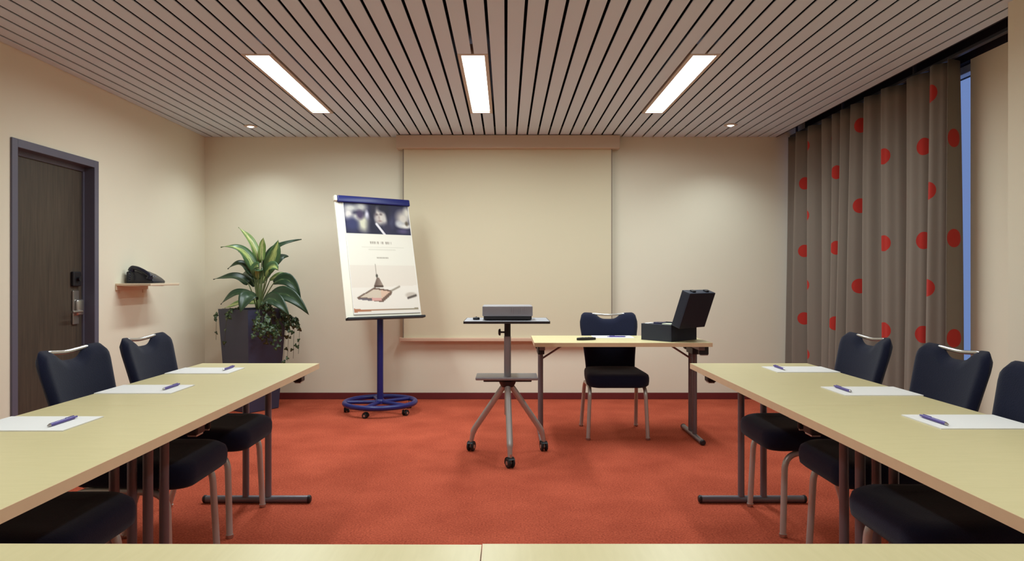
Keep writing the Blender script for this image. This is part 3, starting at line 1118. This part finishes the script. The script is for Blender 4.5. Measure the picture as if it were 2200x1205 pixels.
def poster(u, v):
    """print of the sheet: u to the right, v downwards, both 0..1; v in units of sheet height"""
    white = (228, 222, 208)
    c = white
    if v < 0.285:                                     # dark duotone photograph
        c = (40, 38, 62)
        for (cu, cv, ru, rv, col, s) in ((0.10, 0.05, 0.10, 0.03, (190, 186, 180), .6), (0.26, 0.035, 0.08, 0.04, (182, 178, 172), .6), (0.06, 0.11, 0.06, 0.05, (214, 206, 200), .5),
                                         (0.18, 0.135, 0.07, 0.03, (206, 200, 190), .5), (0.28, 0.19, 0.10, 0.07, (206, 202, 178), .5), (0.34, 0.11, 0.03, 0.04, (210, 204, 214), .5),
                                         (0.23, 0.11, 0.05, 0.04, (70, 56, 84), .5), (0.10, 0.20, 0.09, 0.06, (52, 54, 92), .5), (0.90, 0.13, 0.10, 0.07, (206, 196, 184), .6),
                                         (0.83, 0.18, 0.06, 0.03, (190, 188, 190), .5), (0.97, 0.07, 0.05, 0.05, (212, 204, 190), .6), (0.93, 0.20, 0.09, 0.02, (220, 214, 206), .5),
                                         (0.70, 0.15, 0.05, 0.07, (62, 60, 86), .6), (0.88, 0.25, 0.08, 0.02, (84, 74, 108), .6), (0.95, 0.175, 0.025, 0.02, (96, 84, 70), .5)):
            c = mixc(c, col, ell(u, v, cu, cv, ru, rv, s))
        c = mixc(c, (34, 32, 52), ell(u, v, 0.46, 0.22, 0.13, 0.11, .4))      # dark coat
        c = mixc(c, (32, 30, 46), ell(u, v, 0.55, 0.08, 0.15, 0.10, .35))     # dark hair
        c = mixc(c, (206, 196, 186), ell(u, v, 0.53, 0.110, 0.078, 0.082, .3))
        c = mixc(c, (176, 164, 160), ell(u, v, 0.475, 0.135, 0.03, 0.05, .7) * 0.7)
        c = mixc(c, (196, 188, 180), ell(u, v, 0.60, 0.15, 0.035, 0.06, .6))
        c = mixc(c, (36, 34, 48), ell(u, v, 0.59, 0.040, 0.09, 0.035, .5))    # fringe
        c = mixc(c, (44, 40, 54), ell(u, v, 0.445, 0.06, 0.035, 0.05, .6))
        c = mixc(c, (96, 82, 84), ell(u, v, 0.487, 0.100, 0.020, 0.009, .9))
        c = mixc(c, (96, 82, 84), ell(u, v, 0.553, 0.096, 0.020, 0.009, .9))
        c = mixc(c, (160, 142, 136), ell(u, v, 0.522, 0.128, 0.012, 0.018, .9))
        c = mixc(c, (140, 112, 110), ell(u, v, 0.528, 0.160, 0.026, 0.008, .9))
        c = mixc(c, (48, 44, 66), ell(u, v, 0.62, 0.23, 0.06, 0.05, .5))
        d = seg_d(u, v * 1.4, (0.47, 0.19 * 1.4), (0.58, 0.285 * 1.4))
        c = mixc(c, (222, 216, 220), max(0, min(1, (0.022 - d) / 0.01)))
    else:
        if 0.352 < v < 0.378:
            for (x0, w, s) in STRIPS:
                if x0 < u < x0 + w:
                    c = mixc(c, (128, 116, 104), s * (0.9 if 0.356 < v < 0.374 else 0.5))
        if 0.402 < v < 0.412 and 0.2 < u < 0.86:
            c = mixc(c, (206, 200, 184), 0.7)
        if 0.424 < v < 0.432 and 0.3 < u < 0.72:
            c = mixc(c, (206, 200, 184), 0.6)
        if 0.497 < v < 0.512 and 0.41 < u < 0.60:
            c = mixc(c, (150, 142, 128), 0.75 if int(u * 130) % 3 else 0.35)
        if v > 0.57:                                  # picture of a desk
            c = mixc((222, 212, 198), (226, 214, 200), (v - 0.57) * 2)
        if v > 0.775 - 0.02 * u:
            c = (230, 222, 210)
        if abs(u - 0.385) < 0.004 and 0.56 < v < 0.66:
            c = (150, 138, 122)
        c = mixc(c, (70, 64, 52), ell(u, v, 0.388, 0.668, 0.016, 0.016, .3))
        if 0.685 < v < 0.765 and abs(u - 0.40) < 0.018 + (v - 0.685) * 0.75:
            c = mixc((112, 92, 80), (150, 132, 118), max(0, min(1, (u - 0.37) * 12)))
        if 0.755 < v < 0.772 and abs(u - 0.40) < 0.07:
            c = (84, 66, 54)
        P = [(0.06, 0.86), (0.32, 0.772), (0.60, 0.80), (0.585, 0.835), (0.44, 0.905), (0.08, 0.875)]
        if inpoly(u, v, P):
            c = (112, 88, 74)
        P2 = [(0.105, 0.858), (0.33, 0.787), (0.565, 0.81), (0.43, 0.872)]
        if inpoly(u, v, P2):
            c = (206, 190, 170)
            if u > 0.42:
                c = (214, 180, 156)
        if inpoly(u, v, [(0.10, 0.863), (0.28, 0.872), (0.27, 0.892), (0.09, 0.878)]):
            c = (104, 94, 100)
        if inpoly(u, v, [(0.28, 0.862), (0.42, 0.868), (0.42, 0.893), (0.28, 0.888)]):
            c = (208, 158, 148)
        d = seg_d(u, v, (0.58, 0.805), (0.72, 0.765))
        c = mixc(c, (150, 138, 122), max(0, min(1, (0.012 - d) / 0.008)))
        c = mixc(c, (196, 184, 170), ell(u, v, 0.89, 0.845, 0.09, 0.026, .25))
        d = seg_d(u, v, (0.83, 0.872), (0.965, 0.848))
        c = mixc(c, (88, 78, 70), max(0, min(1, (0.014 - d) / 0.008)))
        if inpoly(u, v, [(0.0, 0.955), (0.16, 0.968), (0.98, 0.962), (0.98, 0.975), (0.16, 0.982), (0.0, 0.99)]):
            c = mixc((176, 112, 78), (150, 138, 116), min(1, u * 1.3))
    return srgb(*c)


NU, NV = 110, 160
verts, faces, cols = [], [], []
for j in range(NV + 1):
    for i in range(NU + 1):
        uu, vv = i / NU, j / NV
        verts.append(RM @ Vector((PW0 + 0.004 + (PW1 - PW0 - 0.008) * uu, PH1 - (PH1 - PH0 - 0.006) * vv, 0.0096)))
        cols.append(poster(uu, vv))
for j in range(NV):
    for i in range(NU):
        a = j * (NU + 1) + i
        faces.append((a, a + NU + 1, a + NU + 2, a + 1))
me = bpy.data.meshes.new('printed_sheet')
me.from_pydata(verts, [], faces)
at_ = me.color_attributes.new('print', 'FLOAT_COLOR', 'POINT')
for k, c in enumerate(cols):
    at_.data[k].color = c
me.materials.append(M['print'])
po = bpy.data.objects.new('printed_sheet', me); C.objects.link(po); po.parent = fc
po['label'] = 'printed welcome sheet with dark photo above and desk picture below'

# post, holder, base ring with star spokes and casters
bm = new(); tube(bm, [(0, 0, 0.09), (0, 0, 0.80)], 0.027, 20)
obj('post', bm, M['blue'], fc, 40)
bm = new(); tube(bm, [(0, 0, 0.78), (0.0, 0.02, 1.12)], 0.022, 16)
obj('inner_post', bm, M['trolley'], fc, 40)
bm = new()
m0 = RM @ Vector((0, 0.12, -0.022)); m1 = RM @ Vector((0, 0.30, -0.022))
tube(bm, [(0, 0.0, 0.86), m0], 0.012, 10); tube(bm, [(0, 0.02, 1.08), m1], 0.012, 10)
obj('tilt_bracket', bm, M['black'], fc, 40)
bm = new()
ring = [(0.300 * math.cos(2 * PI * k / 48), 0.300 * math.sin(2 * PI * k / 48), 0.085) for k in range(49)]
tube(bm, ring, 0.022, 12, caps=False)
bmesh.ops.remove_doubles(bm, verts=bm.verts[:], dist=1e-5)
obj('base_ring', bm, M['blue'], fc, 40)
bm = new(); lathe(bm, [(0, 0.075), (0.045, 0.075), (0.045, 0.10), (0.03, 0.115), (0, 0.115)], 24)
obj('post_socket', bm, M['blue'], fc, 40)
for k in range(5):
    a = math.radians(-105 + 72 * k)
    ca, sa = math.cos(a), math.sin(a)
    bm = new(); tube(bm, [(0.03 * ca, 0.03 * sa, 0.087), (0.30 * ca, 0.30 * sa, 0.085)], [0.018, 0.016], 12)
    obj('spoke', bm, M['blue'], fc, 40)
    make_caster('caster', fc, 0.285 * ca, 0.285 * sa, a, 0.023)


# ------------------------------------------------------------------ open case on the desk
t = thing('equipment_case', 'open black presenter case with raised lid on the desk', 'case', (1.147, 4.905, TOP), math.radians(41.5))
# local x along the lid side, local y along the other visible side
CXL, CYL, CH = 0.31, 0.26, 0.118
bm = new()
box(bm, 0, CXL, 0, CYL, 0.0, 0.008, 0.002)
box(bm, 0, CXL, 0, 0.010, 0.004, CH, 0.003); box(bm, 0, CXL, CYL - 0.010, CYL, 0.004, CH, 0.003)
box(bm, 0, 0.010, 0.008, CYL - 0.008, 0.004, CH, 0.003); box(bm, CXL - 0.010, CXL, 0.008, CYL - 0.008, 0.004, CH, 0.003)
obj('case_body', bm, M['case'], t)
bm = new(); box(bm, 0.012, CXL - 0.012, 0.012, CYL - 0.012, 0.008, 0.070, 0.002)
obj('foam_tray', bm, M['black'], t)
LM = Matrix.Translation((0, 0.0, CH)) @ Matrix.Rotation(math.radians(20), 4, 'X')
bm = new()
box(bm, 0.0, CXL, -0.070, -0.060, 0.0, CYL, 0.003, LM)
box(bm, 0, CXL, -0.062, 0.0, 0.0, 0.008, 0.002, LM); box(bm, 0, CXL, -0.062, 0.0, CYL - 0.008, CYL, 0.002, LM)
box(bm, 0, 0.008, -0.062, 0.0, 0.006, CYL - 0.006, 0.002, LM); box(bm, CXL - 0.008, CXL, -0.062, 0.0, 0.006, CYL - 0.006, 0.002, LM)
lid = obj('lid', bm, M['case'], t)
for xx in (0.06, 0.22):
    bm = new(); box(bm, xx, xx + 0.035, -0.05, -0.02, CYL, CYL + 0.010, 0.003, LM)
    obj('latch', bm, M['black'], lid)
    bm = new(); tube(bm, [(xx, 0.0, CH), (xx + 0.035, 0.0, CH)], 0.006, 10)
    obj('hinge', bm, M['chrome'], t, 40)
bm = new(); tube(bm, fillet([(0.10, CYL + 0.0, 0.05), (0.10, CYL + 0.03, 0.05), (0.21, CYL + 0.03, 0.05), (0.21, CYL, 0.05)], 0.012), 0.006, 10)
obj('carry_handle', bm, M['black'], t, 40)
cw = Matrix.Translation((1.147, 4.905, TOP)) @ Matrix.Rotation(math.radians(41.5), 4, 'Z')


def in_case(x, y, z):
    return cw @ Vector((x, y, z))


p = in_case(0.075, 0.15, 0.070)
t = thing('tape_roll', 'dark blue roll lying in the open black case', 'tape', p, 0)
bm = new(); lathe(bm, [(0.022, 0.0), (0.045, 0.0), (0.046, 0.003), (0.046, 0.055), (0.045, 0.058), (0.022, 0.058), (0.022, 0.0)], 28)
obj('roll', bm, M['darkroll'], t, 40)
bm = new(); lathe(bm, [(0.020, 0.0), (0.0225, 0.0), (0.0225, 0.056), (0.020, 0.056), (0.020, 0.0)], 28)
obj('core', bm, M['ivory'], t, 40)
p = in_case(0.05, 0.055, 0.070)
bm = new()
for k in range(5):
    box(bm, -0.030 + 0.001 * (k % 2), 0.030 + 0.001 * (k % 2), -0.038, 0.038, 0.011 * k, 0.011 * k + 0.0105, 0.001)
o = tag(obj('card_stack', bm, M['ivory']), 'stack of ivory cards standing in the open black case', 'cards')
o.location = p; o.rotation_euler = (0, 0, math.radians(41.5))
p = in_case(0.055, 0.225, 0.070)
bm = new()
for k in range(4):
    box(bm, -0.035, 0.035, -0.018 + 0.001 * (k % 2), 0.018, 0.013 * k, 0.013 * k + 0.0125, 0.001)
o = tag(obj('note_block', bm, M['paper']), 'small white note block at the left corner inside the case', 'note block')
o.location = p; o.rotation_euler = (0, 0, math.radians(41.5))


# ------------------------------------------------------------------ wall shelf and telephone
SZ = 1.116
t = thing('wall_shelf', 'small cream wall shelf beside the door holding the telephone', 'shelf', (XL, 5.43, SZ))
bm = new(); prism(bm, [(0.001, -0.23), (0.262, -0.23), (0.262, 0.23), (0.001, 0.23)], -0.018, 0.0, 0.004)
obj('shelf_board', bm, M['shelf'], t)
for yy in (-0.17, 0.17):
    bm = new()
    box(bm, 0.001, 0.005, yy - 0.012, yy + 0.012, -0.075, -0.018, 0.001)
    box(bm, 0.001, 0.16, yy - 0.012, yy + 0.012, -0.023, -0.018, 0.001)
    obj('bracket', bm, M['shelf'], t)
bm = new(); box(bm, 0.001, 0.012, -0.23, 0.23, -0.05, -0.018, 0.003)
obj('wall_batten', bm, M['shelf'], t)

t = thing('telephone', 'dark blue desk telephone with curved handset on the wall shelf', 'telephone', (XL + 0.02, 5.40, SZ))
prof = [(0.0, 0.0), (0.0, 0.085), (0.03, 0.100), (0.08, 0.092), (0.13, 0.070), (0.18, 0.040), (0.205, 0.018), (0.205, 0.0)]
bm = new()
MX = Matrix(((1, 0, 0, 0), (0, 0, -1, 0), (0, 1, 0, 0), (0, 0, 0, 1)))
prism(bm, prof, -0.10, 0.085, 0.006, MX)
ph_o = obj('phone_body', bm, M['phone'], t, 30)
bm = new()
hp = [(0.028 + 0.012, -0.085, 0.108), (0.045, -0.085, 0.118), (0.085, -0.085, 0.112), (0.135, -0.085, 0.088), (0.175, -0.085, 0.060), (0.185, -0.085, 0.048)]
tube(bm, fillet(hp, 0.02, 4), 0.017, 12)
hs = obj('handset', bm, M['phone'], t, 40)
for (x_, z_) in ((0.040, 0.104), (0.178, 0.046)):
    bm = new(); tube(bm, [(x_ - 0.004, -0.085, z_ - 0.012), (x_ + 0.004, -0.085, z_ + 0.01)], [0.024, 0.021], 14)
    obj('ear_piece', bm, M['phone'], hs, 40)
for r in range(4):
    for c in range(3):
        x_ = 0.095 + 0.021 * r
        z_ = 0.0875 - 0.0115 * r - (0.002 if r > 1 else 0)
        y_ = -0.035 + 0.032 * c
        bm = new(); box(bm, x_ - 0.007, x_ + 0.007, y_ - 0.010, y_ + 0.010, z_ - 0.010, z_ + 0.004, 0.002)
        obj('key', bm, M['phonekey'], ph_o)
bm = new(); box(bm, 0.035, 0.075, -0.03, 0.06, 0.090, 0.101, 0.002)
obj('display', bm, M['phonekey'], ph_o)
bm = new()
cp = [(0.04 + 0.006 * math.cos(k * 1.4), -0.112 + 0.006 * math.sin(k * 1.4), 0.085 - 0.0018 * k) for k in range(40)]
tube(bm, cp, 0.0022, 6)
obj('spiral_cord', bm, M['phone'], t, 40)


# ------------------------------------------------------------------ potted plant
PXc, PYc = -2.235, 6.24
PR = math.radians(33)
pt = thing('potted_plant', 'tall anthracite square planter with arching broad-leaved plant and trailing ivy', 'plant', (PXc, PYc, 0))
RZ = Matrix.Rotation(-PR, 4, 'Z')
H, A0, A1 = 0.885, 0.155, 0.205
bm = new()
rings = []
for (a, z) in ((A0 - 0.005, 0.0), (A0, 0.006), (A1 - 0.002, H - 0.006), (A1, H), (A1 - 0.016, H), (A1 - 0.018, H - 0.06)):
    rings.append([bm.verts.new(RZ @ Vector((sx * a, sy * a, z))) for sx, sy in ((-1, -1), (1, -1), (1, 1), (-1, 1))])
for r0, r1 in zip(rings, rings[1:]):
    for k in range(4):
        bm.faces.new((r0[k], r0[(k + 1) % 4], r1[(k + 1) % 4], r1[k]))
bm.faces.new(list(reversed(rings[0])))
obj('planter', bm, M['planter'], pt)
bm = new()
N = 12
g = [[bm.verts.new(RZ @ Vector((-0.186 + 0.372 * i / N, -0.186 + 0.372 * j / N, H - 0.045 + random.uniform(-0.008, 0.012)))) for i in range(N + 1)] for j in range(N + 1)]
for j in range(N):
    for i in range(N):
        bm.faces.new((g[j][i], g[j][i + 1], g[j + 1][i + 1], g[j + 1][i]))
obj('soil', bm, M['soil'], pt, True)


def bez(P, t):
    if len(P) == 3:
        return P[0] * (1 - t) ** 2 + P[1] * 2 * t * (1 - t) + P[2] * t * t
    return P[0] * (1 - t) ** 3 + P[1] * 3 * t * (1 - t) ** 2 + P[2] * 3 * t * t * (1 - t) + P[3] * t ** 3


def leaf(root, base, mid, tip, width, m, twist=0.0, fold=0.25, wave=0.006):
    """an arching blade: stalk from root to base, blade from base over mid to tip; all in plant-local metres"""
    P = [Vector(base), Vector(mid), Vector(tip)]
    n, w = 18, 6
    verts, faces, uvs = [], [], []
    for i in range(n + 1):
        t_ = i / n
        c = bez(P, t_)
        d = (bez(P, min(1, t_ + 0.02)) - bez(P, max(0, t_ - 0.02))).normalized()
        side = d.cross(Vector((0, -0.75, 0.66)))
        if side.length < 0.05:
            side = Vector((1, 0, 0))
        side.normalize()
        side = Matrix.Rotation(twist * (0.4 + 0.6 * t_), 3, d) @ side
        nrm = side.cross(d).normalized()
        hw = width * 0.56 * (math.sin(PI * min(1, t_ * 0.96 + 0.04) ** 0.72) ** 0.85 if t_ < 1 else 0.0) + 0.0012
        for k in range(w + 1):
            s = -1 + 2 * k / w
            pz = fold * hw * abs(s) + wave * math.sin(9 * t_ + 2.2 * s) * abs(s)
            verts.append(c + side * hw * s + nrm * pz)
            uvs.append((s, t_))
    for i in range(n):
        for k in range(w):
            a = i * (w + 1) + k
            faces.append((a, a + 1, a + w + 2, a + w + 1))
    me = bpy.data.meshes.new('leaf')
    me.from_pydata(verts, [], faces)
    ul = me.uv_layers.new(name='blade')
    for lp in me.loops:
        ul.data[lp.index].uv = uvs[lp.vertex_index]
    me.polygons.foreach_set('use_smooth', [True] * len(me.polygons))
    me.materials.append(M[m])
    o = bpy.data.objects.new('leaf', me); C.objects.link(o); o.parent = pt
    so = o.modifiers.new('thickness', 'SOLIDIFY'); so.thickness = 0.0012
    b = new()
    r_ = Vector(root); q = r_.lerp(P[0], 0.5) + Vector((0, 0, 0.02))
    path = [bez([r_, q, P[0]], k / 6) for k in range(7)] + [bez(P, 0.25), bez(P, 0.5), bez(P, 0.75)]
    tube(b, path, [0.0075, 0.007, 0.0065, 0.006, 0.0055, 0.005, 0.0045, 0.003, 0.002, 0.0012], 8)
    obj('stalk', b, M['stem'], o, True)


K = 6.22 / 1519.0


def pp(px, py, dy=0.0):
    """plant-local point for a place in the plant seen at picture column/row, dy metres behind the plant axis"""
    f = (6.22 + dy) / 1519.0
    return ((px - 1087) * f - PXc, 6.22 + dy - PYc, 1.16 - (py - 596) * f)


crown = pp(556, 650, 0.0)
low = (crown[0], crown[1], H - 0.05)
bm = new()
tube(bm, [low, (low[0] + 0.005, low[1], H + 0.05), pp(556, 625)], [0.022, 0.020, 0.015], 10)
obj('trunk', bm, M['stem'], pt, True)
# (base px, mid px, tip px) with depth offsets, width, material, twist
LV = [
    ((557, 565, 0.02), (548, 515, 0.03), (512, 488, 0.05), 0.062, 'leafyoung', 0.5),
    ((548, 585, -0.03), (528, 520, -0.06), (474, 531, -0.10), 0.105, 'leafpale', 0.6),
    ((545, 590, 0.05), (530, 545, 0.08), (512, 540, 0.12), 0.07, 'leafyoung', 0.9),
    ((546, 595, -0.02), (520, 548, -0.05), (489, 578, -0.08), 0.085, 'leafdark', 0.5),
    ((534, 610, 0.0), (515, 585, -0.03), (458, 600, -0.04), 0.10, 'leafdark', 0.45),
    ((545, 642, -0.08), (512, 612, -0.16), (474, 654, -0.18), 0.10, 'leafdark', 0.4),
    ((550, 640, -0.12), (530, 620, -0.24), (516, 672, -0.30), 0.13, 'leafdark', -0.2),
    ((566, 575, 0.02), (575, 522, 0.02), (648, 514, 0.04), 0.055, 'leafdark', 0.25),
    ((572, 590, -0.04), (590, 545, -0.07), (598, 515, -0.06), 0.105, 'leafpale', 1.2),
    ((570, 595, -0.09), (585, 560, -0.15), (598, 580, -0.22), 0.10, 'leafpale', 0.3),
    ((580, 580, 0.06), (600, 545, 0.10), (620, 551, 0.14), 0.07, 'leafdark', 0.4),
    ((588, 608, -0.03), (625, 580, -0.06), (647, 645, -0.10), 0.10, 'leafdark', 0.5),
    ((580, 602, 0.06), (608, 585, 0.10), (632, 598, 0.14), 0.06, 'leafyoung', 0.3),
    ((578, 640, -0.07), (618, 610, -0.14), (664, 677, -0.18), 0.115, 'leafdark', 0.45),
    ((565, 648, -0.12), (590, 625, -0.24), (622, 680, -0.26), 0.11, 'leafdark', 0.3),
    ((562, 560, -0.02), (560, 530, -0.02), (566, 510, -0.05), 0.065, 'leafyoung', 1.4),
    ((554, 600, -0.06), (548, 560, -0.10), (556, 575, -0.16), 0.09, 'leafpale', 0.6),
    ((560, 610, 0.08), (575, 570, 0.16), (590, 575, 0.24), 0.09, 'leafpale', 0.2),
    ((548, 615, 0.08), (530, 575, 0.16), (520, 590, 0.24), 0.09, 'leafdark', 0.2),
    ((552, 650, -0.02), (520, 645, 0.02), (482, 662, 0.04), 0.06, 'leafyoung', 0.2),
]
for (b_, m_, t_, w_, mm, tw) in LV:
    leaf((low[0] + random.uniform(-0.012, 0.012), low[1] + random.uniform(-0.012, 0.012), H - 0.02), pp(*b_), pp(*m_), pp(*t_), w_, mm, tw)


def ivy(path, n, spread, size, rseed):
    rr = random.Random(rseed)
    b = new()
    pts_ = [Vector(p_) for p_ in path]
    sm = fillet(pts_, 0.06, 4)
    tube(b, sm, 0.0016, 5)
    o = obj('ivy_vine', b, M['vine'], pt, True)
    verts, faces, uvs = [], [], []
    for k in range(n):
        t_ = (k + rr.random() * 0.6) / n
        f = t_ * (len(sm) - 1); i = min(len(sm) - 2, int(f))
        c = sm[i].lerp(sm[i + 1], f - i)
        c = c + Vector((rr.uniform(-spread, spread), rr.uniform(-spread * 0.5, 0.0), rr.uniform(-0.01, 0.01)))
        a = rr.uniform(0, 2 * PI)
        s = size * rr.uniform(0.7, 1.25)
        R3 = Matrix.Rotation(rr.uniform(-0.7, 0.7), 3, 'X') @ Matrix.Rotation(rr.uniform(-0.7, 0.7), 3, 'Z') @ Matrix.Rotation(PI + rr.uniform(-0.9, 0.9), 3, 'Y')
        shp = [(0, 0.0), (0.42, -0.18), (0.62, 0.18), (0.36, 0.38), (0.30, 0.66), (0, 1.0), (-0.30, 0.66), (-0.36, 0.38), (-0.62, 0.18), (-0.42, -0.18)]
        i0 = len(verts)
        verts.append(c + R3 @ Vector((0, -0.12 * s, 0.35 * s))); uvs.append((0, k))
        for (x_, z_) in shp:
            verts.append(c + R3 @ Vector((x_ * s, 0, z_ * s))); uvs.append((math.hypot(x_, z_ - 0.35) * 1.2, k + z_))
        for q in range(len(shp)):
            faces.append((i0, i0 + 1 + q, i0 + 1 + (q + 1) % len(shp)))
    me = bpy.data.meshes.new('ivy_leaves')
    me.from_pydata(verts, [], faces)
    ul = me.uv_layers.new(name='blade')
    for lp in me.loops:
        ul.data[lp.index].uv = uvs[lp.vertex_index]
    me.materials.append(M['ivy'])
    lo = bpy.data.objects.new('ivy_leaves', me); C.objects.link(lo); lo.parent = o
    lo['kind'] = 'stuff'


def onface(px, z, front):
    return px, z


# trailing ivy: front right face of the planter, its right corner and a few strands on the left
s_ = 0
for (p0, p1, p2, n, sp) in (
        ((560, 655, -0.18), (552, 690, -0.30), (548, 722, -0.29), 16, 0.02),
        ((572, 655, -0.16), (572, 695, -0.27), (575, 735, -0.25), 20, 0.022),
        ((580, 655, -0.14), (584, 705, -0.24), (590, 748, -0.21), 20, 0.022),
        ((590, 660, -0.10), (596, 705, -0.17), (600, 752, -0.15), 16, 0.018),
        ((566, 660, -0.16), (562, 700, -0.29), (560, 730, -0.275), 14, 0.02),
        ((600, 665, 0.0), (622, 690, -0.04), (617, 775, -0.04), 15, 0.014),
        ((605, 665, 0.02), (632, 685, 0.0), (630, 770, 0.0), 14, 0.014),
        ((605, 665, 0.04), (645, 690, 0.03), (641, 760, 0.03), 10, 0.014),
        ((602, 668, 0.05), (615, 690, 0.02), (608, 790, 0.0), 14, 0.010),
        ((520, 662, -0.12), (488, 668, -0.18), (482, 745, -0.16), 9, 0.012),
        ((500, 662, 0.0), (465, 668, 0.0), (464, 730, 0.02), 8, 0.010),
        ((575, 650, -0.1), (600, 645, -0.16), (622, 690, -0.12), 14, 0.02),
        ((560, 650, -0.12), (575, 650, -0.22), (598, 690, -0.24), 14, 0.025)):
    s_ += 1
    ivy([pp(*p0), pp(*p1), pp(*p2)], int(n * 1.5), sp * 1.2, 0.034, s_)
